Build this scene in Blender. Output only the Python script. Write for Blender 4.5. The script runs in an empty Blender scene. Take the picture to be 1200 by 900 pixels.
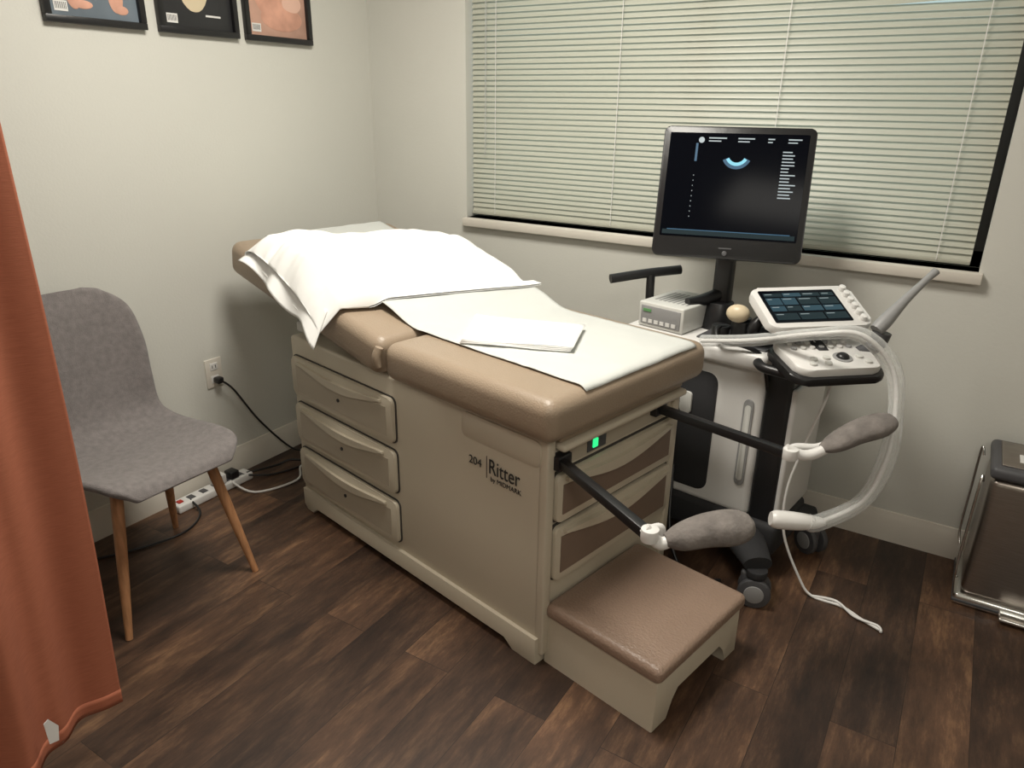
import bpy, bmesh, math, random
from mathutils import Matrix, Vector, noise
random.seed(7)
sc = bpy.context.scene
try:
    sc.view_settings.view_transform = 'Standard'
except Exception: pass

# ---------------------------------------------------------------- materials
def newmat(name):
    m = bpy.data.materials.new(name); m.use_nodes = True
    nt = m.node_tree; b = nt.nodes['Principled BSDF']
    return m, nt, b
def mat(name, col, rough=0.5, metal=0.0, var=0.0, vscale=8.0, bump=0.0, bscale=60.0, spec=0.5, emit=None, estr=1.0, coat=0.0, stretch=None, sheen=0):
    m, nt, b = newmat(name)
    c = (col[0], col[1], col[2], 1)
    b.inputs['Base Color'].default_value = c
    b.inputs['Roughness'].default_value = rough
    b.inputs['Metallic'].default_value = metal
    b.inputs['Specular IOR Level'].default_value = spec
    if coat: b.inputs['Coat Weight'].default_value = coat
    if sheen: b.inputs['Sheen Weight'].default_value = sheen
    if emit:
        b.inputs['Emission Color'].default_value = (*emit, 1)
        b.inputs['Emission Strength'].default_value = estr
    tc = nt.nodes.new('ShaderNodeTexCoord')
    src = tc.outputs['Object']
    if stretch:
        mp = nt.nodes.new('ShaderNodeMapping'); mp.inputs['Scale'].default_value = stretch
        nt.links.new(src, mp.inputs['Vector']); src = mp.outputs['Vector']
    if var > 0:
        n = nt.nodes.new('ShaderNodeTexNoise'); n.inputs['Scale'].default_value = vscale; n.inputs['Detail'].default_value = 5
        nt.links.new(src, n.inputs['Vector'])
        r = nt.nodes.new('ShaderNodeValToRGB')
        r.color_ramp.elements[0].position = 0.3; r.color_ramp.elements[1].position = 0.7
        r.color_ramp.elements[0].color = tuple(x*(1-var) for x in col)+(1,)
        r.color_ramp.elements[1].color = tuple(min(1, x*(1+var)) for x in col)+(1,)
        nt.links.new(n.outputs['Fac'], r.inputs['Fac']); nt.links.new(r.outputs['Color'], b.inputs['Base Color'])
    if bump > 0:
        n2 = nt.nodes.new('ShaderNodeTexNoise'); n2.inputs['Scale'].default_value = bscale; n2.inputs['Detail'].default_value = 3
        nt.links.new(src, n2.inputs['Vector'])
        bp = nt.nodes.new('ShaderNodeBump'); bp.inputs['Strength'].default_value = bump; bp.inputs['Distance'].default_value = 0.004
        nt.links.new(n2.outputs['Fac'], bp.inputs['Height']); nt.links.new(bp.outputs['Normal'], b.inputs['Normal'])
    return m

M_wall = mat('wall_paint', (0.60,0.595,0.545), 0.7, var=0.015, vscale=2, bump=0.12, bscale=120)
M_ceil = mat('ceiling_paint', (0.75,0.74,0.70), 0.9)
M_trim = mat('trim_paint', (0.66,0.62,0.55), 0.45, var=0.03)
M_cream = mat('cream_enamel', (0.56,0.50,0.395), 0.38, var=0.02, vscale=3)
M_cream2 = mat('cream_shaded', (0.44,0.385,0.30), 0.42, var=0.02)  # the cream enamel darkened: shade of drawer insets and front recess in its colour
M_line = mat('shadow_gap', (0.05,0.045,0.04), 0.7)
M_vinyl = mat('taupe_vinyl', (0.325,0.25,0.18), 0.40, var=0.04, vscale=4, bump=0.25, bscale=220)
M_vinyl2 = mat('step_vinyl', (0.28,0.195,0.145), 0.34, var=0.05, vscale=5, bump=0.6, bscale=150)
M_brownpanel = mat('brown_panel', (0.19,0.135,0.10), 0.45, var=0.05)
M_paper = mat('exam_paper', (0.585,0.60,0.575), 0.75, var=0.02, bump=0.2, bscale=18)
M_cloth = mat('pillow_cotton', (0.90,0.90,0.88), 0.85, bump=0.35, bscale=14)
M_sheet = mat('white_sheet', (0.95,0.95,0.94), 0.7, bump=0.1)
M_black = mat('black_plastic', (0.012,0.012,0.013), 0.35, bump=0.1)
M_blackm = mat('black_matte', (0.02,0.02,0.022), 0.75)
M_dgrey = mat('dark_grey_plastic', (0.07,0.07,0.075), 0.5)
M_grey = mat('grey_plastic', (0.28,0.28,0.28), 0.45)
M_white = mat('white_plastic', (0.72,0.71,0.69), 0.35)
M_offw = mat('offwhite_metal', (0.60,0.60,0.57), 0.4)
M_wood = mat('beech_wood', (0.42,0.21,0.10), 0.45, var=0.25, vscale=14, stretch=(6,6,0.6))
M_fabric = mat('grey_fabric', (0.19,0.172,0.168), 0.95, var=0.15, vscale=60, bump=0.5, bscale=350, sheen=0.15)
M_steel = mat('brushed_steel', (0.30,0.265,0.235), 0.30, metal=0.9, var=0.12, vscale=20, stretch=(1,1,30))
M_chrome = mat('chrome', (0.7,0.7,0.68), 0.2, metal=1.0)
M_pad = mat('stirrup_cover', (0.17,0.152,0.14), 0.85, var=0.25, vscale=30, bump=1.0, bscale=55)
M_skin = mat('print_skin', (0.62,0.33,0.24), 0.5, var=0.2, vscale=12)
M_green = mat('switch_green', (0.02,0.3,0.1), 0.4, emit=(0.03,0.8,0.25), estr=1.2)
M_beige = mat('probe_beige', (0.62,0.52,0.36), 0.4)
M_ink = mat('ink', (0.03,0.03,0.03), 0.5)
M_scr = mat('screen_black', (0.002,0.002,0.003), 0.12, spec=0.05, emit=(0.0010,0.0016,0.0026), estr=1)
M_txt = mat('screen_text', (0.1,0.1,0.1), 0.5, emit=(0.50,0.60,0.64), estr=0.7)
M_blue = mat('screen_blue', (0,0,0), 0.5, emit=(0.05,0.18,0.32), estr=0.6)
M_cyan = mat('screen_cyan', (0,0,0), 0.5, emit=(0.25,0.66,0.80), estr=1.1)
M_dim = mat('screen_dim', (0,0,0), 0.5, spec=.15, emit=(0.016,0.030,0.034), estr=1.0)
M_dim2 = mat('screen_dim_blue', (0,0,0), 0.5, spec=.15, emit=(0.035,0.075,0.095), estr=1.0)
M_txt2 = mat('screen_text_dim', (0.1,0.1,0.1), 0.5, emit=(0.28,0.36,0.38), estr=0.7)

def floor_mat():
    m, nt, b = newmat('wood_plank_floor')
    tc = nt.nodes.new('ShaderNodeTexCoord')
    mp = nt.nodes.new('ShaderNodeMapping'); mp.inputs['Rotation'].default_value = (0,0,math.radians(90)); mp.inputs['Location'].default_value=(.2,.05,0)
    nt.links.new(tc.outputs['Object'], mp.inputs['Vector'])
    br = nt.nodes.new('ShaderNodeTexBrick'); br.inputs['Scale'].default_value = 1
    br.inputs['Brick Width'].default_value = 1.05; br.inputs['Row Height'].default_value = 0.152
    br.inputs['Mortar Size'].default_value = 0.0010; br.inputs['Mortar Smooth'].default_value = 0.3
    br.inputs['Color1'].default_value = (0.68,0.66,0.65,1); br.inputs['Color2'].default_value = (1.65,1.55,1.36,1)
    br.inputs['Mortar'].default_value = (0.35,0.35,0.35,1); br.offset = 0.37
    nt.links.new(mp.outputs['Vector'], br.inputs['Vector'])
    add = nt.nodes.new('ShaderNodeVectorMath'); add.operation='MULTIPLY_ADD'
    nt.links.new(br.outputs['Color'], add.inputs[0]); add.inputs[1].default_value=(7.3,5.1,3.7)
    nt.links.new(tc.outputs['Object'], add.inputs[2])
    mp2 = nt.nodes.new('ShaderNodeMapping'); mp2.inputs['Scale'].default_value = (9,1.7,1)
    nt.links.new(add.outputs[0], mp2.inputs['Vector'])
    n1 = nt.nodes.new('ShaderNodeTexNoise'); n1.inputs['Scale'].default_value = 2.6; n1.inputs['Detail'].default_value = 11; n1.inputs['Roughness'].default_value = 0.76
    nt.links.new(mp2.outputs['Vector'], n1.inputs['Vector'])
    r1 = nt.nodes.new('ShaderNodeValToRGB')
    e = r1.color_ramp.elements
    e[0].position = 0.30; e[0].color = (0.023,0.0138,0.0102,1)
    e[1].position = 0.70; e[1].color = (0.142,0.086,0.054,1)
    e2 = e.new(0.51); e2.color = (0.060,0.034,0.0235,1)
    nt.links.new(n1.outputs['Fac'], r1.inputs['Fac'])
    mp3 = nt.nodes.new('ShaderNodeMapping'); mp3.inputs['Scale'].default_value = (4,1.8,1)
    nt.links.new(add.outputs[0], mp3.inputs['Vector'])
    n2 = nt.nodes.new('ShaderNodeTexNoise'); n2.inputs['Scale'].default_value = 1.6; n2.inputs['Detail'].default_value = 8
    nt.links.new(mp3.outputs['Vector'], n2.inputs['Vector'])
    r2 = nt.nodes.new('ShaderNodeValToRGB'); r2.color_ramp.elements[0].position = 0.36; r2.color_ramp.elements[1].position = 0.68
    r2.color_ramp.elements[0].color = (0.60,0.58,0.57,1); r2.color_ramp.elements[1].color = (1.5,1.46,1.35,1)
    nt.links.new(n2.outputs['Fac'], r2.inputs['Fac'])
    mx = nt.nodes.new('ShaderNodeMix'); mx.data_type='RGBA'; mx.blend_type='MULTIPLY'; mx.inputs[0].default_value=1
    nt.links.new(r1.outputs['Color'], mx.inputs[6]); nt.links.new(br.outputs['Color'], mx.inputs[7])
    mx2 = nt.nodes.new('ShaderNodeMix'); mx2.data_type='RGBA'; mx2.blend_type='MULTIPLY'; mx2.inputs[0].default_value=1
    nt.links.new(mx.outputs[2], mx2.inputs[6]); nt.links.new(r2.outputs['Color'], mx2.inputs[7])
    nt.links.new(mx2.outputs[2], b.inputs['Base Color'])
    b.inputs['Roughness'].default_value = 0.45
    bp = nt.nodes.new('ShaderNodeBump'); bp.inputs['Strength'].default_value = 0.3; bp.inputs['Distance'].default_value = 0.002
    nt.links.new(n1.outputs['Fac'], bp.inputs['Height']); nt.links.new(bp.outputs['Normal'], b.inputs['Normal'])
    return m
M_floor = floor_mat()

def curtain_mat():
    m, nt, b = newmat('rust_linen')
    tc = nt.nodes.new('ShaderNodeTexCoord')
    mp = nt.nodes.new('ShaderNodeMapping'); mp.inputs['Scale'].default_value = (12,12,190)
    nt.links.new(tc.outputs['Object'], mp.inputs['Vector'])
    n = nt.nodes.new('ShaderNodeTexNoise'); n.inputs['Scale'].default_value = 3; n.inputs['Detail'].default_value = 4
    nt.links.new(mp.outputs['Vector'], n.inputs['Vector'])
    r = nt.nodes.new('ShaderNodeValToRGB')
    r.color_ramp.elements[0].position=.3; r.color_ramp.elements[1].position=.7
    r.color_ramp.elements[0].color=(0.32,0.100,0.052,1); r.color_ramp.elements[1].color=(0.385,0.124,0.066,1)
    nt.links.new(n.outputs['Fac'], r.inputs['Fac']); nt.links.new(r.outputs['Color'], b.inputs['Base Color'])
    b.inputs['Roughness'].default_value=.85
    bp = nt.nodes.new('ShaderNodeBump'); bp.inputs['Strength'].default_value=.22; bp.inputs['Distance'].default_value=.0015
    nt.links.new(n.outputs['Fac'], bp.inputs['Height']); nt.links.new(bp.outputs['Normal'], b.inputs['Normal'])
    return m
M_curtain = curtain_mat()

def trans_mat(name, col, tcol, fac, rough=0.5):
    m, nt, b = newmat(name)
    b.inputs['Base Color'].default_value=(*col,1); b.inputs['Roughness'].default_value=rough
    t = nt.nodes.new('ShaderNodeBsdfTranslucent'); t.inputs['Color'].default_value=(*tcol,1)
    mx = nt.nodes.new('ShaderNodeMixShader'); mx.inputs['Fac'].default_value=fac
    nt.links.new(b.outputs[0], mx.inputs[1]); nt.links.new(t.outputs[0], mx.inputs[2])
    nt.links.new(mx.outputs[0], nt.nodes['Material Output'].inputs['Surface'])
    return m
M_slat = trans_mat('blind_slat', (0.52,0.515,0.43), (0.68,0.72,0.66), 0.22, 0.4)
def clear_mat():
    m, nt, b = newmat('clear_sleeve')
    b.inputs['Base Color'].default_value=(0.85,0.87,0.86,1); b.inputs['Roughness'].default_value=.12
    t = nt.nodes.new('ShaderNodeBsdfTransparent')
    mx = nt.nodes.new('ShaderNodeMixShader')
    fr = nt.nodes.new('ShaderNodeLayerWeight'); fr.inputs['Blend'].default_value=.35
    mr = nt.nodes.new('ShaderNodeMapRange'); mr.inputs['To Min'].default_value=.80; mr.inputs['To Max'].default_value=.30
    nt.links.new(fr.outputs['Facing'], mr.inputs['Value']); nt.links.new(mr.outputs[0], mx.inputs['Fac'])
    nt.links.new(b.outputs[0], mx.inputs[1]); nt.links.new(t.outputs[0], mx.inputs[2])
    nt.links.new(mx.outputs[0], nt.nodes['Material Output'].inputs['Surface'])
    bn = nt.nodes.new('ShaderNodeTexNoise'); bn.inputs['Scale'].default_value=60
    bp = nt.nodes.new('ShaderNodeBump'); bp.inputs['Strength'].default_value=.8; bp.inputs['Distance'].default_value=.004
    nt.links.new(bn.outputs['Fac'], bp.inputs['Height']); nt.links.new(bp.outputs['Normal'], b.inputs['Normal'])
    return m
M_clear = clear_mat()
def glass_mat():
    m, nt, b = newmat('window_glass')
    g = nt.nodes.new('ShaderNodeBsdfGlossy'); g.inputs['Roughness'].default_value=.02
    t = nt.nodes.new('ShaderNodeBsdfTransparent'); t.inputs['Color'].default_value=(.8,.86,.86,1)
    mx = nt.nodes.new('ShaderNodeMixShader'); mx.inputs['Fac'].default_value=.08
    nt.links.new(t.outputs[0], mx.inputs[1]); nt.links.new(g.outputs[0], mx.inputs[2])
    nt.links.new(mx.outputs[0], nt.nodes['Material Output'].inputs['Surface'])
    return m
M_glass = glass_mat()

# ---------------------------------------------------------------- builders
CUR = {'M': Matrix.Identity(4), 'P': None}
def begin(name, loc=(0,0,0), rz=0.0):
    e = bpy.data.objects.new(name, None); sc.collection.objects.link(e)
    e.empty_display_size = 0.1
    Mx = Matrix.Translation(loc) @ Matrix.Rotation(math.radians(rz), 4, 'Z')
    e.matrix_world = Mx
    CUR['M'] = Mx; CUR['P'] = e
    return e
def end(): CUR['M'] = Matrix.Identity(4); CUR['P'] = None
def finish(name, bm, m, L=None, smooth=True, ang=0.6, mats=None):
    Mx = CUR['M'] @ (L if L is not None else Matrix.Identity(4))
    bmesh.ops.transform(bm, matrix=Mx, verts=bm.verts)
    bmesh.ops.recalc_face_normals(bm, faces=bm.faces)
    me = bpy.data.meshes.new(name); bm.to_mesh(me); bm.free()
    me.materials.append(m)
    if smooth:
        for p in me.polygons: p.use_smooth = True
        me.set_sharp_from_angle(angle=ang)
    o = bpy.data.objects.new(name, me); sc.collection.objects.link(o)
    if CUR['P'] is not None:
        o.parent = CUR['P']; o.matrix_parent_inverse = CUR['P'].matrix_basis.inverted()
    return o
def addbox(bm, x0,x1,y0,y1,z0,z1, bev=0, seg=3):
    r = bmesh.ops.create_cube(bm, size=1)
    vs = r['verts']
    for v in vs:
        v.co = Vector(((x0+x1)/2+v.co.x*(x1-x0), (y0+y1)/2+v.co.y*(y1-y0), (z0+z1)/2+v.co.z*(z1-z0)))
    if bev>0:
        es = list({e for v in vs for e in v.link_edges})
        bmesh.ops.bevel(bm, geom=es, offset=bev, segments=seg, profile=0.5, affect='EDGES')
def box(name, x0,x1,y0,y1,z0,z1, m, bev=0.003, seg=3, L=None):
    bm = bmesh.new(); addbox(bm,x0,x1,y0,y1,z0,z1,bev,seg)
    return finish(name,bm,m,L)
def boxes(name, lst, m, bev=0, seg=2, L=None):
    bm = bmesh.new()
    for b in lst: addbox(bm,*b,bev,seg)
    return finish(name,bm,m,L)
def rrect(x0,z0,x1,z1,r,n=5):
    pts=[]
    for cx,cz,a0 in ((x1-r,z1-r,0),(x0+r,z1-r,90),(x0+r,z0+r,180),(x1-r,z0+r,270)):
        for i in range(n+1):
            a=math.radians(a0+90*i/n); pts.append((cx+r*math.cos(a),cz+r*math.sin(a)))
    return pts
def addprism(bm, pts, d0, d1, axis='y', bev=0):
    def mk(p,d):
        return {'y':(p[0],d,p[1]),'x':(d,p[0],p[1]),'z':(p[0],p[1],d)}[axis]
    a=[bm.verts.new(mk(p,d0)) for p in pts]; b=[bm.verts.new(mk(p,d1)) for p in pts]
    n=len(pts); f1=bm.faces.new(a); f2=bm.faces.new(b[::-1])
    for i in range(n): bm.faces.new((a[i],b[i],b[(i+1)%n],a[(i+1)%n]))
    if bev>0:
        es=list(set(f1.edges)|set(f2.edges))
        bmesh.ops.bevel(bm, geom=es, offset=bev, segments=2, profile=.5, affect='EDGES')
def prism(name, pts, d0, d1, axis, m, bev=0, L=None):
    bm=bmesh.new(); addprism(bm,pts,d0,d1,axis,bev); return finish(name,bm,m,L)
def cr(pts, n):
    P=[Vector(p) for p in pts]; out=[]
    for i in range(len(P)-1):
        p0=P[max(i-1,0)];p1=P[i];p2=P[i+1];p3=P[min(i+2,len(P)-1)]
        for k in range(n):
            t=k/n
            out.append(0.5*((2*p1)+(p2-p0)*t+(2*p0-5*p1+4*p2-p3)*t*t+(3*p1-p0-3*p2+p3)*t**3))
    out.append(P[-1]); return out
def addsweep(bm, pts, radii, n=6, segs=12, flat=1.0, up=Vector((0,0,1))):
    if isinstance(radii,(int,float)): radii=[radii]*len(pts)
    C=cr(pts,n); R=[v.x for v in cr([(r,0,0) for r in radii],n)]
    rings=[]; prev=None
    for i,c in enumerate(C):
        t=(C[min(i+1,len(C)-1)]-C[max(i-1,0)]).normalized()
        if prev is None:
            u=up if abs(t.dot(up))<0.95 else Vector((1,0,0))
            s=t.cross(u).normalized()
        else:
            s=(prev-t*prev.dot(t)).normalized()
        prev=s; b=s.cross(t).normalized(); r=max(R[i],0.0005)
        rings.append([bm.verts.new(c+s*r*math.cos(2*math.pi*k/segs)+b*r*flat*math.sin(2*math.pi*k/segs)) for k in range(segs)])
    for i in range(len(rings)-1):
        for k in range(segs):
            bm.faces.new((rings[i][k],rings[i][(k+1)%segs],rings[i+1][(k+1)%segs],rings[i+1][k]))
    bm.faces.new(rings[0][::-1]); bm.faces.new(rings[-1])
def sweep(name, pts, radii, m, n=6, segs=12, flat=1.0, L=None, ang=0.9):
    bm=bmesh.new(); addsweep(bm,pts,radii,n,segs,flat); return finish(name,bm,m,L,ang=ang)
def bar(name,p,q,w,m,bev=0.003):
    p=Vector(p);q=Vector(q);d=q-p;l=d.length
    rot=d.to_track_quat('X','Z').to_matrix().to_4x4()
    return box(name,0,l,-w/2,w/2,-w/2,w/2,m,bev,2,L=Matrix.Translation(p)@rot)
def cyl(name,c,r,h,m,axis='z',bev=0.002,segs=28,r2=None,L=None):
    bm=bmesh.new(); bmesh.ops.create_cone(bm,cap_ends=True,segments=segs,radius1=r,radius2=r if r2 is None else r2,depth=h)
    if bev: 
        es=[e for e in bm.edges if len(e.link_faces)==2 and any(len(f.verts)>4 for f in e.link_faces)]
        bmesh.ops.bevel(bm,geom=es,offset=bev,segments=2,profile=.5,affect='EDGES')
    R={'z':Matrix.Identity(4),'x':Matrix.Rotation(math.pi/2,4,'Y'),'y':Matrix.Rotation(math.pi/2,4,'X')}[axis]
    LL=(L if L is not None else Matrix.Identity(4))@Matrix.Translation(c)@R
    return finish(name,bm,m,LL)
def ell(name,c,r,m,L=None,segs=24):
    bm=bmesh.new(); bmesh.ops.create_uvsphere(bm,u_segments=segs,v_segments=segs//2,radius=1)
    LL=(L if L is not None else Matrix.Identity(4))@Matrix.Translation(c)@Matrix.Diagonal((*r,1))
    return finish(name,bm,m,LL,ang=2)
def text(name,body,size,Lm,m,ext=0.0005):
    cu=bpy.data.curves.new(name,'FONT'); cu.body=body; cu.size=size; cu.extrude=ext
    cu.materials.append(m)
    o=bpy.data.objects.new(name,cu); sc.collection.objects.link(o)
    if CUR['P'] is not None: o.parent=CUR['P']; o.matrix_basis=Lm
    else: o.matrix_world=Lm
    return o
def grid(name, fn, nu, nv, m, solid=0, sub=0, flip=False):
    bm=bmesh.new()
    V=[[bm.verts.new(fn(i/nu,j/nv)) for j in range(nv+1)] for i in range(nu+1)]
    for i in range(nu):
        for j in range(nv): bm.faces.new((V[i][j],V[i+1][j],V[i+1][j+1],V[i][j+1]))
    o=finish(name,bm,m,ang=3)
    if solid:
        md=o.modifiers.new('solid','SOLIDIFY'); md.thickness=solid; md.offset=0
    if sub:
        md=o.modifiers.new('sub','SUBSURF'); md.levels=sub; md.render_levels=sub
    return o
def nz(x,y,z=0): return noise.noise(Vector((x,y,z)))
def smooth(a,b,t):
    t=max(0,min(1,(t-a)/(b-a))); return t*t*(3-2*t)

# ---------------------------------------------------------------- room
WX=-2.385; WY=2.637; RX=1.7; FY=-1.7; CH=2.5
OX0,OX1,OZ0,OZ1=-1.868,0.052,0.985,2.02   # window opening
boxes('floor',[(WX-0.1,RX+0.1,FY-0.1,WY+0.14,-0.1,0)],M_floor)
boxes('ceiling',[(WX-0.1,RX+0.1,FY-0.1,WY+0.14,CH,CH+0.1)],M_ceil)
boxes('wall_left',[(WX-0.1,WX,FY-0.1,WY+0.14,0,CH)],M_wall)
boxes('wall_back',[(WX,OX0,WY,WY+0.14,0,CH),(OX1,RX,WY,WY+0.14,0,CH),(OX0,OX1,WY,WY+0.14,0,OZ0),(OX0,OX1,WY,WY+0.14,OZ1,CH)],M_wall)
boxes('wall_right',[(RX,RX+0.1,FY-0.1,WY+0.14,0,CH)],M_wall)
boxes('wall_front',[(WX,RX,FY-0.1,FY,0,CH)],M_wall)
bbp=[(0,0),(0.014,0),(0.014,0.085),(0.009,0.098),(0.006,0.112),(0,0.114)]
def baseb(name,p,q,nrm):
    bm=bmesh.new(); p=Vector(p);q=Vector(q);n=Vector(nrm)
    a=[bm.verts.new(p+n*t[0]+Vector((0,0,t[1]))) for t in bbp]; b=[bm.verts.new(q+n*t[0]+Vector((0,0,t[1]))) for t in bbp]
    bm.faces.new(a); bm.faces.new(b[::-1])
    for i in range(len(bbp)): bm.faces.new((a[i],b[i],b[(i+1)%len(bbp)],a[(i+1)%len(bbp)]))
    return finish(name,bm,M_trim)
baseb('baseboard_left',(WX,FY,0),(WX,WY,0),(1,0,0))
baseb('baseboard_back',(WX+.014,WY,0),(RX,WY,0),(0,-1,0))
baseb('baseboard_right',(RX,FY,0),(RX,WY-.014,0),(-1,0,0))
baseb('baseboard_front',(WX+.014,FY,0),(RX-.014,FY,0),(0,1,0))

# window
begin('window_1',(-0.9,WY,1.0)); CUR['M']=Matrix.Identity(4)
fy0,fy1=WY+.085,WY+.125
boxes('frame',[(OX0,OX0+.04,fy0,fy1,OZ0,OZ1),(OX1-.06,OX1,fy0,fy1,OZ0,OZ1),(OX0,OX1,fy0,fy1,OZ0,OZ0+.05),(OX0,OX1,fy0,fy1,OZ1-.04,OZ1),(-.93,-.89,fy0,fy1,OZ0,OZ1)],M_black)
boxes('glass_pane',[(OX0+.03,OX1-.05,WY+.10,WY+.104,OZ0+.04,OZ1-.03)],M_glass)
end()
boxes('trim_1',[(OX0-.005,OX1+.012,WY-.030,WY+.084,OZ0-.035,OZ0+.0)],M_trim,bev=.004)
# blinds
begin('venetian_blind',(-0.9,WY+.04,1.0)); CUR['M']=Matrix.Identity(4)
bx0,bx1=OX0+.008,OX1-.028; by=WY+.042
bm=bmesh.new(); z=OZ0+.035; i=0
while z<OZ1-.03:
    jit=random.uniform(-.05,.05)
    prev=None
    for k in range(5):
        s=(k/4-.5)*.0255; cv=.0020*(1-(2*(k/4)-1)**2)
        cur=[]
        for q in range(17):
            xq=bx0+(bx1-bx0)*q/16
            th=math.radians(59)+jit
            if 1.735<z<1.757 and xq>-.35: th-=.55*smooth(-.35,-.25,xq)
            yy=by+s*math.cos(th)-cv*math.sin(th); zz=z+s*math.sin(th)+cv*math.cos(th)
            cur.append(bm.verts.new((xq,yy,zz)))
        if prev:
            for q in range(16): bm.faces.new((prev[q],prev[q+1],cur[q+1],cur[q]))
        prev=cur
    z+=.0203
finish('slats',bm,M_slat,ang=3)
boxes('rails',[(bx0,bx1,by-.012,by+.012,OZ0+.012,OZ0+.026),(bx0,bx1,by-.018,by+.018,OZ1-.03,OZ1)],M_slat,bev=.003)
bm=bmesh.new()
for cx in (-1.74,-1.20,-.62,-.07):
    for dy in (-.0155,.0145):
        addbox(bm,cx-.0012,cx+.0012,by+dy-.0005,by+dy+.0005,OZ0+.02,OZ1-.02)
finish('ladder_cords',bm,M_white)
sweep('tilt_wand',[(-1.78,by-.025,OZ1-.04),(-1.782,by-.026,1.5),(-1.783,by-.026,1.25)],.003,M_clear)
end()

# ceiling lights
M_diff=mat('diffuser',(.9,.9,.88),.6,emit=(1,.95,.86),estr=2.0)
def troffer(x,y,w,d,power):
    begin('ceiling_light_panel',(x,y,CH))
    t=.03
    boxes('frame',[(-w/2-t,w/2+t,-d/2-t,-d/2,-.03,0),(-w/2-t,w/2+t,d/2,d/2+t,-.03,0),(-w/2-t,-w/2,-d/2,d/2,-.03,0),(w/2,w/2+t,-d/2,d/2,-.03,0)],M_white,bev=.003)
    box('diffuser',-w/2,w/2,-d/2,d/2,-.015,-.002,M_diff,bev=0)
    l=bpy.data.lights.new('tube_light','AREA'); l.shape='RECTANGLE'; l.size=w; l.size_y=d; l.energy=power; l.color=(1,.95,.855)
    o=bpy.data.objects.new('tube_light',l); sc.collection.objects.link(o); o.parent=CUR['P']; o.location=(0,0,-.034)
    end()
troffer(-1.05,1.40,.6,.6,46)
troffer(.55,-.5,1.2,.6,21)

# ---------------------------------------------------------------- exam table
BX,BY=-.774,1.413; YAW=-12.24
begin('exam_table',(BX,BY,0),YAW)
TOP=.805
box('cabinet',-1.20,0,0,.60,.035,.683,M_cream,.012,3)
sk=[(-1.17,.0),(-1.19,.02),(-1.19,.085),(-.002,.085),(-.002,.0),(-.09,.0),(-.12,.03),(-1.10,.03),(-1.13,0)]
prism('side_skirt',sk,-.012,.03,'y',M_cream,.003)
prism('far_skirt',sk,.57,.61,'y',M_cream,.003)
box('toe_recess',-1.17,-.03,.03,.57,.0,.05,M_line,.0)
def drawer_side(i,z0,z1):
    x0,x1=-1.178,-.60
    prism('drawer_gap_%d'%i,rrect(x0-.004,z0-.004,x1+.004,z1+.004,.022),-.004,.004,'y',M_line)
    prism('drawer_front_%d'%i,rrect(x0,z0,x1,z1,.02),-.016,.004,'y',M_cream,.005)
    xm=(x0+x1)/2
    a=[(x0+.03,z0+.02)]; a+=[(x1-.03,z0+.02)]
    N=14
    for k in range(N+1):
        t=k/N; xx=(x1-.03)+(x0-x1+.06)*t
        a.append((xx, z1-.030-.030*math.sin(math.pi*t)**1.5))
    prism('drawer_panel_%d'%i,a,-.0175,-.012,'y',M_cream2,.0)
    b=[]
    for k in range(N+1):
        t=k/N; xx=(x0+.05)+(x1-x0-.10)*t; b.append((xx, z1-.020-.036*math.sin(math.pi*t)**1.3))
    for k in range(N,-1,-1):
        t=k/N; xx=(x0+.05)+(x1-x0-.10)*t; b.append((xx, z1-.012-.016*math.sin(math.pi*t)**1.3))
    prism('drawer_pull_%d'%i,b,-.026,-.014,'y',M_cream,.003)
    cyl('lock_%d'%i,(xm,-.018,(z0+z1)/2-.012),.006,.006,M_ink,'y',bev=0)
for i,(a,b) in enumerate(((.469,.617),(.293,.441),(.112,.262))): drawer_side(i+1,a,b)
prism('side_cover_line',rrect(-.30,.600,-.01,.674,.02),-.003,.004,'y',M_cream,.001)
R90=Matrix.Rotation(math.pi/2,4,'X')
text('label_number','204',.034,Matrix.Translation((-.272,-.0035,.528))@R90,M_ink)
box('label_rule',-.205,-.2035,-.0015,.001,.503,.568,M_ink,0)
text('label_name','Ritter',.062,Matrix.Translation((-.195,-.0035,.523))@Matrix.Diagonal((.80,1,1,1))@R90,M_ink)
text('label_maker','by MIDMARK',.020,Matrix.Translation((-.187,-.0035,.501))@R90,M_ink)
# front (foot) face
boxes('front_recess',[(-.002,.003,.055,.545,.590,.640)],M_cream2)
box('front_pillar',-.02,.012,0,.03,.03,.68,M_cream,.006)
box('front_pillar_far',-.02,.012,.57,.60,.03,.68,M_cream,.006)
box('switch_plate',.002,.006,.165,.245,.594,.636,M_dgrey,.002)
box('power_switch',.004,.010,.185,.205,.603,.628,M_green,.002)
box('pull_rail',-.02,.035,.035,.60,.646,.666,M_cream,.009)
box('leg_extension_pad',-.30,.018,.04,.60,.664,.695,M_vinyl,.012)
def drawer_front(i,z0,z1):
    y0,y1=.032,.568
    prism('end_gap_%d'%i,rrect(y0-.004,z0-.004,y1+.004,z1+.004,.02),.0,.006,'x',M_line)
    prism('end_drawer_%d'%i,rrect(y0,z0,y1,z1,.018),.002,.020,'x',M_cream,.004)
    a=[(y0+.022,z0+.022),(y1-.022,z0+.022)]; N=14
    for k in range(N+1):
        t=k/N; a.append(((y1-.022)+(y0-y1+.044)*t, z1-.030-.030*math.sin(math.pi*t)**1.4))
    prism('end_panel_%d'%i,a,.018,.0225,'x',M_brownpanel)
    b=[]
    for k in range(N+1):
        t=k/N; b.append(((y0+.03)+(y1-y0-.06)*t, z1-.020-.036*math.sin(math.pi*t)**1.3))
    for k in range(N,-1,-1):
        t=k/N; b.append(((y0+.03)+(y1-y0-.06)*t, z1-.010-.014*math.sin(math.pi*t)**1.3))
    prism('end_pull_%d'%i,b,.018,.034,'x',M_cream,.003)
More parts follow.
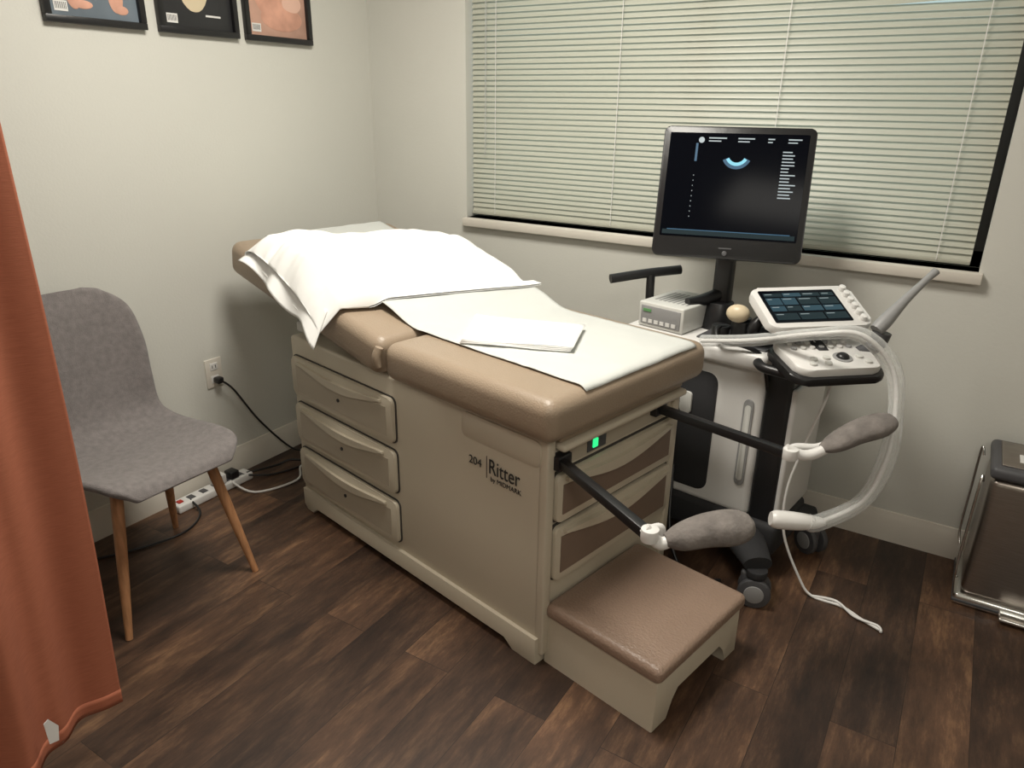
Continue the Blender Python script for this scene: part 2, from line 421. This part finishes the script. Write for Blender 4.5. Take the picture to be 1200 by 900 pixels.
drawer_front(1,.440,.578); drawer_front(2,.262,.425)
# cushions
bm=bmesh.new(); addbox(bm,-.597,.055,-.045,.665,.690,TOP,.038,6)
finish('seat_cushion',bm,M_vinyl,ang=2)
phi=math.radians(11.3)
Lb=Matrix.Translation((-.603,0,TOP))@Matrix.Rotation(phi,4,'Y')
bm=bmesh.new(); addbox(bm,-.905,0,-.045,.665,-.125,0,.038,6)
finish('back_cushion',bm,M_vinyl,L=Lb,ang=2)
box('back_plate',-.80,-.02,.05,.60,-.14,-.115,M_dgrey,.004,L=Lb)
boxes('back_support',[(-1.10,-.65,.08,.11,.66,.76),(-1.10,-.65,.49,.52,.66,.76)],M_offw,bev=.004)
box('head_rail',-1.22,-1.15,.04,.56,.683,.72,M_offw,.008)
sweep('hinge_lever',[(-.60,-.048,.79),(-.605,-.056,.76),(-.60,-.054,.73)],[.012,.014,.009],M_vinyl)
# stirrups
bar('stirrup_bar_1',(-.008,.052,.617),(.365,-.085,.622),.024,M_black)
bar('stirrup_bar_2',(-.10,.485,.632),(.416,.464,.632),.024,M_black)
box('stirrup_socket_1',-.005,.028,.022,.075,.597,.637,M_black,.004)
box('stirrup_socket_2',-.005,.024,.455,.51,.612,.652,M_black,.004)
CUR['M']=Matrix.Identity(4)
def stirrup(i,e,d1,d2,wmax,fl):
    e=Vector(e);d1=Vector(d1);d2=Vector(d2); ax=(d2-d1).normalized()
    sd=Vector((0,0,1)).cross(ax).normalized(); upv=ax.cross(sd)
    cyl('stirrup_knuckle_%d'%i,tuple(e),.019,.028,M_white,'z')
    sweep('stirrup_bracket_%d'%i,[e+Vector((-.012,0,.012)),e*.55+d1*.45+Vector((0,0,-.012)),d1+Vector((0,0,-.005)),d1+ax*.05+upv*.01],[.012,.014,.013,.009],M_white)
    sweep('stirrup_hook_%d'%i,[e+sd*.018,e+ax*.03+sd*.03-upv*.01,d1+sd*.035-upv*.016,d1+ax*.04+sd*.03-upv*.01],[.008,.01,.01,.008],M_white)
    L=(d2-d1).length
    sweep('heel_pad_%d'%i,[d1-ax*.004,d1+ax*L*.15,d1+ax*L*.45+upv*.004,d1+ax*L*.75-upv*.002,d2-ax*.012-upv*.004,d2-upv*.004],[wmax*.35,wmax*.75,wmax*.93,wmax,wmax*.7,wmax*.25],M_pad,n=5,segs=20,flat=fl)
stirrup(1,(-.432,1.250,.625),(-.400,1.270,.612),(-.258,1.382,.645),.044,.80)
stirrup(2,(-.269,1.778,.635),(-.200,1.825,.650),(-.064,1.943,.724),.042,.66)
CUR['M']=CUR['P'].matrix_basis.copy()
# pull-out step, joined to the cabinet on slide rails
boxes('step_slides',[(-.30,.06,.05,.075,.02,.12),(-.30,.06,.385,.41,.02,.12)],M_cream,bev=.004)
bm=bmesh.new()
addprism(bm,[(.02,0),(.085,0),(.10,.055),(.125,.082),(.335,.082),(.36,.055),(.375,0),(.44,0),(.435,.158),(.025,.158)],.002,.362,'x',.005)
finish('step_frame',bm,M_cream)
bm=bmesh.new(); addbox(bm,.002,.372,.015,.447,.150,.196,.018,5); finish('step_pad',bm,M_vinyl2,ang=2)
# paper sheet under the pillow
def btop(x): return TOP if x>-.603 else TOP+(-.603-x)*math.tan(phi)
nh,nf,ff,fh=Vector((-1.28,-.09)),Vector((-.83,-.105)),Vector((-.585,.63)),Vector((-1.07,.65))
def hump(x,y):
    # paper tents off the foot-side edge of the pillow
    t=max(0,min(1.1,(y+.1)/.73))
    ex=nf.x+(ff.x-nf.x)*t
    return (.012+.040*t)*smooth(ex-.10,ex-.03,x)*(1-smooth(ex-.02,ex+.13+.03*t,x))
def paperfn(u,v):
    x=-1.50+1.545*u; y=.095+.51*v+.010*nz(x*3,2)*(1 if v<.01 else 0)
    z=btop(x)+.005+hump(x,y)+.004*abs(nz(x*6,y*7,3))+.002*abs(nz(x*18+y*9,y*16,6))
    if x>.017: z-=.038-math.sqrt(max(0,.038**2-(x-.017)**2))
    if x<-1.46: z-=.036-math.sqrt(max(0,.038**2-(min(.037,-1.46-x))**2))
    return Vector((x,y,z))
grid('paper_roll_sheet',paperfn,150,50,M_paper,solid=.0012)
end()

# pillow in the table frame, resting on the paper
begin('pillow',(BX,BY,0),YAW)
def prof(t,p=3.0): return max(0,1-abs(t)**p)**.5
def pil(u,v,side):
    a=(u+1)/2; b=(v+1)/2
    bx=(nh*(1-a)+nf*a)*(1-b)+(fh*(1-a)+ff*a)*b
    c=(nh+nf+ff+fh)/4
    k=.05*(1-abs(u)**2)*abs(v)**6*(1 if v>0 else .2)+.03*(1-v*v)*u**6
    bx=bx+(c-bx)*k
    x,y=bx.x,bx.y
    T=(.125+.022*b)*prof(u,2.6)*prof(v if v>0 else v*.95,4.0)
    wr=.010*nz(x*9,y*9,1.3)+.006*nz(x*22,y*14,4)
    # pull-wrinkles radiating from the corners / cuff
    wr+=.006*math.sin(14*u+6*v+3*nz(x*5,y*5,9))*smooth(.3,1,abs(u*v))
    endw=max(0,(-v-.35)/.65)
    wr+=endw*(.022*nz(u*3.2,v*1.0+5,2)+.014*nz(u*7.5,v*1.3,8))*(1-abs(u)**4)
    base=btop(x)+.013
    edge=(abs(u)>.999 or abs(v)>.999)
    if side>0: z=base+T*.98+(0 if edge else wr*(.4+min(1,T*12)))
    else: z=base+T*.01
    # foot-side edge rides on the tented paper
    if y>.05: z=max(z, btop(x)+.012+hump(x,y)*smooth(.05,.12,y)+(.006 if side>0 else 0))
    droop=max(0,-.035-y)
    z+= -droop*1.1*(.35+.65*a) + .030*(1-a)*endw
    return Vector((x,y,z))
bm=bmesh.new(); N=88
def ss(t): return math.sin(t*math.pi/2)
for side in (1,-1):
    V=[[bm.verts.new(pil(ss(2*i/N-1),ss(2*j/N-1),side)) for j in range(N+1)] for i in range(N+1)]
    for i in range(N):
        for j in range(N): bm.faces.new((V[i][j],V[i+1][j],V[i+1][j+1],V[i][j+1]))
bmesh.ops.remove_doubles(bm,verts=bm.verts,dist=.0006)
finish('pillow_body',bm,M_cloth,ang=3)
def cuff(u,v):
    a=u; p=nh*(1-a)+nf*a
    x=p.x+.01*math.sin(a*9); y=p.y+.035-.05*v-.012*math.sin(a*14+1)*v
    z=btop(x)+.008+.030*(1-a)+(.034*math.sin(math.pi*a))*(1-v*.6)-v*(.03+.070*a)+.012*math.sin(a*17)*v
    return Vector((x,y,z))
grid('pillowcase_cuff',cuff,40,12,M_cloth,solid=.003)
end()
# folded drape sheet
begin('folded_drape',(BX,BY,0),YAW)
q=[Vector((-.41,.091)),Vector((-.144,.26)),Vector((-.259,.454)),Vector((-.572,.298))]
for k in range(4):
    off=.0034*k
    def dr(u,v,off=off,k=k):
        p=(q[0]*(1-u)+q[1]*u)*(1-v)+(q[3]*(1-u)+q[2]*u)*v
        return Vector((p.x+k*.002,p.y+k*.0015,TOP+hump(p.x,p.y)+.0135+off+.0015*math.sin(u*6+k)))
    grid('fold_%d'%(k+1),dr,14,10,M_sheet,solid=.0026)
end()

# ---------------------------------------------------------------- chair
begin('side_chair',(-2.0,1.07,0))
CUR['M']=Matrix.Identity(4)
pr=[(-1.735,.440),(-1.765,.466),(-1.88,.462),(-2.02,.446),(-2.13,.452),(-2.195,.500),(-2.225,.60),(-2.245,.72),(-2.268,.83),(-2.284,.885),(-2.290,.902)]
hw=[.150,.205,.228,.236,.232,.222,.218,.222,.208,.168,.115]
PC=cr([(a,0,b) for a,b in pr],6); WC=[v.x for v in cr([(w,0,0) for w in hw],6)]
def chairfn(u,v):
    k=min(int(round(u*(len(PC)-1))),len(PC)-1)
    p=PC[k]; w=WC[k]; s=2*v-1; f=k/(len(PC)-1)
    seatness=1-min(1,max(0,(f-.40)/.2))
    y=1.068+s*w
    x=p.x+(1-seatness)*.050*(abs(s)*w/.22)**2.4
    z=p.z+seatness*.028*abs(s)**2.6*min(1,k/8)
    z-=.015*abs(s)**3*smooth(.75,1,f)
    return Vector((x,y,z))
grid('seat_shell',chairfn,len(PC)-1,20,M_fabric,solid=.026,sub=1)
def leg(i,top,bot):
    sweep('leg_%d'%i,[top,tuple((Vector(top)+Vector(bot))/2),bot],[.017,.015,.010],M_wood,segs=14)
leg(1,(-1.86,.935,.435),(-1.809,.862,0)); leg(2,(-1.85,1.215,.435),(-1.772,1.279,0))
leg(3,(-2.08,.935,.425),(-2.235,.855,0)); leg(4,(-2.08,1.215,.425),(-2.225,1.300,0))
bm=bmesh.new()
addsweep(bm,[(-1.86,.935,.425),(-1.86,1.075,.40),(-1.85,1.215,.425)],.007); addsweep(bm,[(-2.08,.935,.415),(-2.08,1.075,.395),(-2.08,1.215,.415)],.007)
addsweep(bm,[(-1.86,.96,.42),(-1.97,1.07,.395),(-2.08,1.19,.415)],.006); addsweep(bm,[(-1.86,1.19,.42),(-1.97,1.075,.395),(-2.08,.96,.415)],.006)
finish('under_frame',bm,M_black)
end()

# ---------------------------------------------------------------- curtain
def curt(u,v):
    z=.125+2.225*(1-v); y=.685-1.27*u
    d=u*1.27
    y+= -.035*(1-z/2.3)*(1-u) + .012*math.sin(z*2.2)*(1-u)
    amp=(.030+.010*v)*min(1,.35+u*3.6)
    x=-1.468+amp*math.sin(d*2*math.pi/.29-3.2)+.012*math.sin(d*2*math.pi/.105+z*.7)*min(1,u*9)+.006*nz(y*6,z*2)
    return Vector((x,y,z))
begin('privacy_curtain',(-1.475,.1,1.2)); CUR['M']=Matrix.Identity(4)
grid('cloth',curt,260,60,M_curtain,solid=.003)
def hem(u,v):
    p=curt(u*1.0,1-.016*v); return p+Vector((.0016,0,0))
grid('hem',hem,260,3,M_curtain,solid=.002)
boxes('ceiling_track',[(-1.49,-1.46,-.70,.72,2.385,2.40),(-1.482,-1.468,-.68,-.66,2.40,2.5),(-1.482,-1.468,.68,.70,2.40,2.5)],M_offw,bev=.002)
bm=bmesh.new()
for k in range(9): addbox(bm,-1.477,-1.473,.64-k*.15,.644-k*.15,2.34,2.39)
finish('hooks',bm,M_chrome)
prism('care_tag',[(.475,.185),(.493,.180),(.499,.215),(.484,.245),(.474,.24)],-1.418,-1.4165,'x',M_white)
end()

# ---------------------------------------------------------------- picture frames
def pic(y0,y1,kind):
    z0,z1=1.653,2.06
    begin('picture_frame',(WX,(y0+y1)/2,1.85)); CUR['M']=Matrix.Identity(4)
    t=.020; x0,x1=WX+.001,WX+.022
    boxes('border',[(x0,x1,y0,y1,z0,z0+t),(x0,x1,y0,y1,z1-t,z1),(x0,x1,y0,y0+t,z0+t,z1-t),(x0,x1,y1-t,y1,z0+t,z1-t)],M_black,bev=.002)
    bgc={1:(.13,.16,.19),2:(.02,.02,.022),3:(.50,.30,.23)}[kind]
    box('cover_print',x0,x0+.006,y0+t,y1-t,z0+t,z1-t,mat('cover_%d'%kind,bgc,.4,var=.25,vscale=6),0)
    px=x0+.0065; ym=(y0+y1)/2
    if kind==1:
        ell('print_body',(px,ym+.01,z0+.20),(.001,.085,.09),M_skin); 
        ell('print_leg_1',(px,ym-.06,z0+.085),(.0012,.024,.045),M_skin); ell('print_leg_2',(px,ym+.07,z0+.085),(.0012,.024,.045),M_skin)
        ell('print_foot_1',(px,ym-.035,z0+.055),(.0014,.030,.012),M_skin); ell('print_foot_2',(px,ym+.085,z0+.050),(.0014,.022,.013),M_skin)
    elif kind==2:
        ell('print_belly',(px,ym-.01,z0+.16),(.001,.06,.09),M_beige); box('print_caption',px-.001,px+.0005,ym+.03,ym+.09,z0+.06,z0+.066,M_white,0)
    else:
        ell('print_face',(px,ym-.02,z0+.18),(.001,.09,.10),M_skin); ell('print_arm',(px,ym+.02,z0+.085),(.0012,.10,.045),M_skin)
        ell('print_hand',(px,ym+.07,z0+.14),(.0016,.05,.035),mat('print_skin_light',(.75,.48,.38),.5))
    box('barcode',px-.001,px+.0008,y0+t+.015,y0+t+.055,z0+t+.012,z0+t+.040,M_white,0)
    bm=bmesh.new()
    for k in range(8): addbox(bm,px,px+.0014,y0+t+.019+k*.0043,y0+t+.0205+k*.0043,z0+t+.018,z0+t+.036)
    finish('barcode_lines',bm,M_ink)
    end()
pic(1.265,1.581,1); pic(1.627,1.940,2); pic(1.973,2.292,3)

# ---------------------------------------------------------------- outlet, cords, power strip
begin('wall_outlet',(WX,1.653,.456)); CUR['M']=Matrix.Identity(4)
box('plate',WX,WX+.006,1.616,1.690,.398,.514,M_trim,.003)
for k,zz in enumerate((.43,.482)):
    box('socket_%d'%(k+1),WX+.004,WX+.008,1.636,1.670,zz-.015,zz+.015,M_white,.002)
    boxes('slots_%d'%(k+1),[(WX+.0075,WX+.0085,1.644,1.647,zz-.006,zz+.006),(WX+.0075,WX+.0085,1.658,1.661,zz-.006,zz+.006)],M_ink)
end()
begin('power_strip',(-2.31,1.52,.02)); CUR['M']=Matrix.Identity(4)
box('plug',WX+.0095,WX+.04,1.64,1.668,.418,.442,M_black,.005)
box('strip',-2.345,-2.285,1.36,1.70,0,.032,M_white,.006)
for k in range(5): box('socket_%d'%(k+1),-2.33,-2.30,1.42+k*.055,1.445+k*.055,.031,.034,M_dgrey,.001)
box('adapter_1',-2.335,-2.29,1.53,1.58,.033,.075,M_white,.006); box('adapter_2',-2.335,-2.29,1.60,1.64,.033,.065,M_black,.005)
box('rocker',-2.325,-2.305,1.375,1.395,.031,.037,mat('red_switch',(.4,.02,.01),.4),.001)
sweep('cord',[(WX+.035,1.655,.43),(WX+.045,1.70,.38),(-2.335,1.80,.21),(-2.32,1.93,.04),(-2.28,1.99,.006),(-2.15,2.0,.006),(-2.02,1.95,.006)],.0042,M_black)
sweep('cord_2',[(-2.30,1.66,.03),(-2.24,1.76,.006),(-2.20,1.90,.006),(-2.25,2.02,.006),(-2.08,2.05,.006),(-1.97,2.02,.006)],.004,M_black)
sweep('cord_3',[(-2.30,1.42,.03),(-2.22,1.40,.006),(-2.16,1.28,.006),(-2.22,1.10,.006),(-2.32,.95,.006)],.004,M_black)
sweep('cord_4',[(-2.3,1.60,.03),(-2.18,1.62,.006),(-2.12,1.78,.006),(-2.2,1.88,.006),(-2.1,1.93,.006)],.0045,M_white)
sweep('cord_5',[(-2.3,1.68,.03),(-2.27,1.80,.02),(-2.24,1.86,.03),(-2.18,1.93,.012),(-2.13,2.0,.01),(-2.0,2.0,.006)],.005,M_black)
end()

# ---------------------------------------------------------------- ultrasound machine
begin('ultrasound_machine',(-.58,2.30,0),-8)
boxes('chassis',[(-.30,.27,-.12,.16,.085,.20)],M_blackm,bev=.02,seg=3)
def caster(i,x,y,ang):
    L=Matrix.Translation((x,y,0))@Matrix.Rotation(math.radians(ang),4,'Z')
    for k,yy in enumerate((-.022,.022)):
        cyl('caster_%d_wheel_%d'%(i,k),(0,yy,.05),.05,.020,M_dgrey,'y',bev=.005,L=L)
        cyl('caster_%d_hub_%d'%(i,k),(0,yy*1.25,.05),.030,.016,M_grey,'y',bev=.003,L=L)
    box('caster_%d_fork'%i,-.045,.03,-.012,.012,.03,.115,M_dgrey,.01,L=L)
    cyl('caster_%d_cap'%i,(.0,0,.112),.032,.025,M_blackm,'z',L=L)
caster(1,.275,-.255,20); caster(2,.31,.15,-30); caster(3,-.27,-.17,60); caster(4,-.27,.18,10)
def foot(i,p,q):
    sweep('foot_%d'%i,[p,tuple((Vector(p)+Vector(q))/2+Vector((0,0,.01))),q],[.075,.065,.045],M_blackm,segs=16,flat=.6)
foot(1,(.10,-.06,.135),(.275,-.255,.14)); foot(2,(.10,.04,.135),(.31,.15,.14)); foot(3,(-.15,-.05,.135),(-.27,-.17,.14)); foot(4,(-.15,.08,.135),(-.27,.18,.14))
box('side_panel',-.30,.165,-.105,.20,.19,.705,M_white,.025,4)
prism('vent_recess',rrect(-.27,.235,.015,.655,.035),-.109,-.10,'y',M_blackm,.002)
prism('handle_slot',rrect(.108,.30,.140,.60,.016),-.110,-.10,'y',M_grey,.003)
prism('handle_slot_inner',rrect(.114,.32,.134,.58,.009),-.112,-.10,'y',M_offw,.001)
prism('panel_latch',rrect(-.105,.50,-.065,.575,.012),-.118,-.10,'y',M_offw,.003)
box('front_column',.163,.245,-.10,.19,.12,.715,M_black,.015,3)
box('front_edge',.243,.262,-.095,.185,.20,.66,M_white,.008,3)
box('deck',-.335,.17,-.14,.22,.70,.758,M_white,.018,4)
box('deck_mat',-.08,.15,-.10,.19,.757,.764,M_dgrey,.003)
L=Matrix.Translation((-.20,.0,.758))@Matrix.Rotation(math.radians(-4),4,'Z')
box('recorder',-.085,.085,-.11,.12,.002,.085,M_offw,.005,L=L)
box('recorder_face',-.075,.075,-.1125,-.109,.012,.074,M_grey,.002,L=L)
boxes('recorder_keys',[(-.065+.022*k,-.05+.022*k,-.115,-.112,.018,.030) for k in range(6)],M_white,L=L)
box('recorder_label',-.065,-.035,-.115,-.112,.055,.064,mat('label_green',(.12,.3,.12),.5),0,L=L)
boxes('recorder_slots',[(-.06+.017*k,-.052+.017*k,-.06,.07,.084,.0856) for k in range(8)],M_grey,L=L)
K=CUR['M'].copy(); CUR['M']=Matrix.Identity(4)
sweep('rear_handle_grip',[(-1.018,2.291,.888),(-.925,2.38,.903),(-.833,2.469,.912)],.0165,M_black)
sweep('rear_handle_post',[(-.91,2.39,.90),(-.908,2.39,.82),(-.90,2.385,.74),(-.83,2.37,.70)],.015,M_black)
# monitor
box('monitor_post',-.685,-.625,2.365,2.415,.76,1.07,M_black,.012)
cyl('monitor_base',(-.655,2.375,.80),.062,.09,M_black,'z',r2=.045)
sweep('monitor_arm',[(-.655,2.39,.87),(-.70,2.33,.852),(-.735,2.28,.85)],[.022,.02,.014],M_black)
LM=Matrix.Translation((-.646,2.33,1.195))@Matrix.Rotation(math.radians(14),4,'Z')@Matrix.Rotation(math.radians(-15),4,'X')@Matrix.Diagonal((.965,.96,.985,1))
w,h=.232,.202
box('monitor_neck',-.03,.03,.02,.06,-.20,-.02,M_black,.01,L=LM)
prism('monitor_housing',rrect(-w,-h,w,h,.018),-.018,.03,'y',M_black,.005,L=LM)
prism('monitor_back',rrect(-w*.75,-h*.75,w*.75,h*.75,.03),.028,.055,'y',M_black,.01,L=LM)
prism('monitor_screen',rrect(-.212,-.140,.212,.182,.003),-.0195,-.017,'y',M_scr,L=LM)
yy0,yy1=-.0205,-.0195
bm=bmesh.new(); random.seed(3)
for k in range(15): addbox(bm,.138,.138+random.uniform(.022,.048),yy0,yy1,.128-k*.0098,.1312-k*.0098)
for a,b in ((-.090,-.035),(.0,.05),(.09,.11),(.15,.19)): addbox(bm,a,b,yy0,yy1,.165,.1685); addbox(bm,a,a+(b-a)*.7,yy0,yy1,.156,.159)
for k in range(9): addbox(bm,-.126,-.124,yy0,yy1,.05-k*.016,.053-k*.016)
finish('monitor_text',bm,M_txt,L=LM)
box('monitor_grey_bar',-.128,-.121,yy0,yy1,.095,.150,M_blue,0,L=LM)
cyl('monitor_logo',(-.112,-.020,.160),.009,.002,M_txt,'y',bev=0,L=LM)
boxes('monitor_status_bar',[(-.205,.205,yy0,yy1,-.134,-.120)],M_dim,L=LM)
boxes('monitor_status_line',[(-.19,.19,yy0-.0005,yy1,-.120,-.1175)],M_blue,L=LM)
def sector(name,cx,cz,r0,r1,a0,a1,m,d):
    pts=[]; N=18
    for k in range(N+1):
        a=math.radians(a0+(a1-a0)*k/N); pts.append((cx+r1*math.cos(a),cz+r1*math.sin(a)))
    for k in range(N,-1,-1):
        a=math.radians(a0+(a1-a0)*k/N); pts.append((cx+r0*math.cos(a),cz+r0*math.sin(a)))
    prism(name,pts,yy0-d,yy1,'y',m,L=LM)
sector('scan_arc',.002,.120,.026,.046,205,335,M_blue,.0); sector('scan_arc_core',.002,.120,.026,.036,208,332,M_cyan,.0006)
boxes('monitor_buttons',[(-.02,.02,-.0195,-.017,-.172,-.168)],M_dgrey,L=LM)
cyl('monitor_knob',(-.0,-.020,-.186),.008,.006,M_dgrey,'y',L=LM)
# console
yawc=math.degrees(math.atan2(.66,.75))
LT=Matrix.Translation((-.344,2.2,.908))@Matrix.Rotation(math.radians(yawc),4,'Z')@Matrix.Rotation(math.radians(-66),4,'X')
prism('touch_housing',rrect(-.158,-.088,.158,.092,.028),-.006,.022,'y',M_white,.006,L=LT)
prism('touch_back',rrect(-.13,-.075,.13,.075,.028),.02,.04,'y',M_dgrey,.006,L=LT)
prism('touch_screen',rrect(-.138,-.068,.100,.074,.004),-.008,-.005,'y',M_scr,L=LT)
random.seed(11)
rows=[(.045,.060,[(-.128,-.072),(-.068,-.012),(-.008,.048),(.052,.092)]),(.008,.038,[(-.128,-.084),(-.080,-.036),(-.030,.030),(.036,.092)]),(-.020,.002,[(-.128,-.084),(-.080,-.036),(-.030,.030),(.036,.092)]),(-.058,-.030,[(-.128,-.060),(-.055,.020),(.026,.092)])]
for r,(za,zb,cs) in enumerate(rows):
    for c,(xa,xb) in enumerate(cs):
        box('touch_key_%d_%d'%(r,c),xa,xb,-.0092,-.0078,za,zb,[M_dim,M_dim,M_dim2][random.randrange(3)],0,L=LT)
bm=bmesh.new()
for r,(za,zb,cs) in enumerate(rows):
    for c,(xa,xb) in enumerate(cs): addbox(bm,xa+.004,xa+.004+(xb-xa)*random.uniform(.3,.6),-.0098,-.009,zb-.007,zb-.0045)
finish('touch_text',bm,M_txt2,L=LT)
for k in range(6): cyl('touch_knob_%d'%k,(.130,-.012,.072-k*.027),.010,.016,M_white,'y',L=LT)
LC=Matrix.Translation((-.266,2.115,.803))@Matrix.Rotation(math.radians(yawc),4,'Z')@Matrix.Rotation(math.radians(-80),4,'X')
prism('console_top',rrect(-.125,-.085,.130,.105,.04),-.004,.020,'y',M_white,.006,L=LC)
prism('console_base',rrect(-.140,-.098,.138,.10,.04),.018,.040,'y',M_black,.006,L=LC)
ell('trackball',(.03,-.006,-.025),(.018,.013,.018),M_black,L=LC)
cyl('trackball_ring',(.03,-.005,-.025),.027,.004,M_grey,'y',L=LC)
for k in range(14):
    a=-.085+(k%7)*.028; b=.065 if k<7 else .035
    cyl('console_key_%d'%k,(a,-.006,b),.008,.008,[M_white,M_grey,M_offw][k%3],'y',bev=.001,segs=14,L=LC)
for k,(a,b) in enumerate(((-.02,-.025),(-.03,-.055),(.08,-.025),(.09,-.055),(-.06,-.03),(-.075,-.055))):
    cyl('console_button_%d'%k,(a,-.006,b),.010,.008,M_offw,'y',bev=.001,segs=16,L=LC)
sweep('console_handle',[(-.445,2.085,.755),(-.42,2.055,.752),(-.35,2.04,.750),(-.29,2.02,.752)],.014,M_black)
sweep('console_arm',[(-.42,2.24,.70),(-.38,2.22,.76),(-.33,2.19,.79),(-.28,2.13,.785)],[.05,.045,.04,.03],M_blackm)
sweep('touch_stalk',[(-.36,2.22,.76),(-.39,2.24,.84),(-.37,2.225,.885)],[.03,.025,.02],M_dgrey)
cyl('probe_cup_1',(-.535,2.22,.80),.034,.07,M_black,'z'); ell('probe_head_1',(-.545,2.19,.862),(.036,.026,.028),M_beige)
cyl('probe_head_ring',(-.535,2.22,.838),.026,.012,M_black,'z')
cyl('probe_cup_2',(-.47,2.26,.79),.032,.06,M_black,'z'); sweep('probe_2',[(-.50,2.20,.80),(-.49,2.19,.83),(-.475,2.20,.86)],[.016,.02,.012],M_black)
cyl('probe_cup_3',(-.60,2.22,.785),.028,.05,M_black,'z')
sweep('probe_cable_1',[(-.56,2.24,.80),(-.60,2.19,.81),(-.58,2.15,.78),(-.50,2.15,.775),(-.45,2.17,.74),(-.42,2.19,.62)],.007,M_black)
sweep('wand_holder',[(-.20,2.20,.80),(-.16,2.23,.82),(-.15,2.235,.86)],[.016,.022,.026],M_dgrey)
sweep('wand_probe',[(-.165,2.215,.868),(-.150,2.235,.89),(-.115,2.28,.945),(-.075,2.33,1.0),(-.055,2.355,1.025)],[.019,.021,.014,.010,.012],M_grey)
loop=[(-.627,2.124,.778),(-.477,2.090,.815),(-.288,2.01,.888),(-.18,2.008,.904),(-.098,2.024,.829),(-.067,1.997,.726),(-.062,1.943,.603),(-.093,1.878,.505),(-.176,1.806,.452),(-.20,1.79,.452)]
sweep('sheathed_cable',loop,.0065,M_white)
sweep('cable_sleeve',loop,[.018,.018,.016,.02,.023,.019,.024,.020,.022,.022],M_clear,segs=14)
sweep('probe_handle',[(-.285,1.742,.460),(-.27,1.75,.458),(-.22,1.78,.453),(-.185,1.80,.452),(-.165,1.812,.453)],[.018,.024,.023,.017,.010],M_white)
sweep('ecg_cord',[(-.27,2.15,.78),(-.25,2.16,.69),(-.285,2.14,.52),(-.313,2.12,.356),(-.30,2.12,.204),(-.235,2.13,.06),(-.19,2.135,.007),(-.103,2.133,.006),(-.04,2.10,.006),(.013,2.077,.006)],.0042,M_white)
sweep('ecg_cord_b',[(-.19,2.135,.007),(-.12,2.142,.012),(-.06,2.10,.008),(.005,2.085,.012),(.018,2.068,.006)],.0042,M_white)
sweep('loose_cable',[(-.70,2.20,.30),(-.66,2.10,.12),(-.60,2.05,.02),(-.52,2.02,.006),(-.46,2.06,.006)],.006,M_black)
CUR['M']=K
end()

# ---------------------------------------------------------------- step bin
begin('pedal_bin',(.19,2.36,0),0)
box('bin_body',.012,.335,.0,.235,.035,.44,M_steel,.022,4)
box('bin_base',-.004,.345,-.012,.245,.0,.040,M_chrome,.012,3)
box('bin_base_band',-.006,.347,-.014,.247,.012,.022,M_dgrey,.003)
box('bin_lid',.006,.341,-.006,.240,.44,.480,M_dgrey,.015,4)
box('bin_lid_inlay',.03,.315,.02,.215,.479,.485,M_steel,.004)
box('bin_label',.075,.16,.06,.12,.485,.4865,M_white,0)
box('pedal',.12,.23,-.055,.0,.012,.024,M_chrome,.005)
sweep('bail_handle',[(-.004,.02,.42),(-.012,-.012,.44),(-.014,-.02,.30),(-.014,-.02,.14),(-.006,.0,.09)],.004,M_chrome)
sweep('bail_handle_b',[(-.004,.22,.42),(-.014,.235,.44),(-.014,.24,.30),(-.014,.24,.14),(-.006,.22,.09)],.004,M_chrome)
end()

# ---------------------------------------------------------------- world
wd=bpy.data.worlds.new('World'); sc.world=wd; wd.use_nodes=True
bg=wd.node_tree.nodes['Background']; bg.inputs['Color'].default_value=(.72,.80,.80,1); bg.inputs['Strength'].default_value=1.25

# ---------------------------------------------------------------- camera
Xc=Vector((1480,-350,854)).normalized(); Yc=Vector((566,321,-854)); Yc=(Yc-Xc*Yc.dot(Xc)).normalized(); Zc=Xc.cross(Yc)
cam=bpy.data.cameras.new('camera'); co=bpy.data.objects.new('camera',cam); sc.collection.objects.link(co)
R=Matrix((Xc,Yc,Zc)).to_4x4()
co.matrix_world=Matrix.Translation((0,0,1.45))@R
cam.sensor_width=36; cam.lens=854/1200*36; cam.clip_start=.02
sc.camera=co
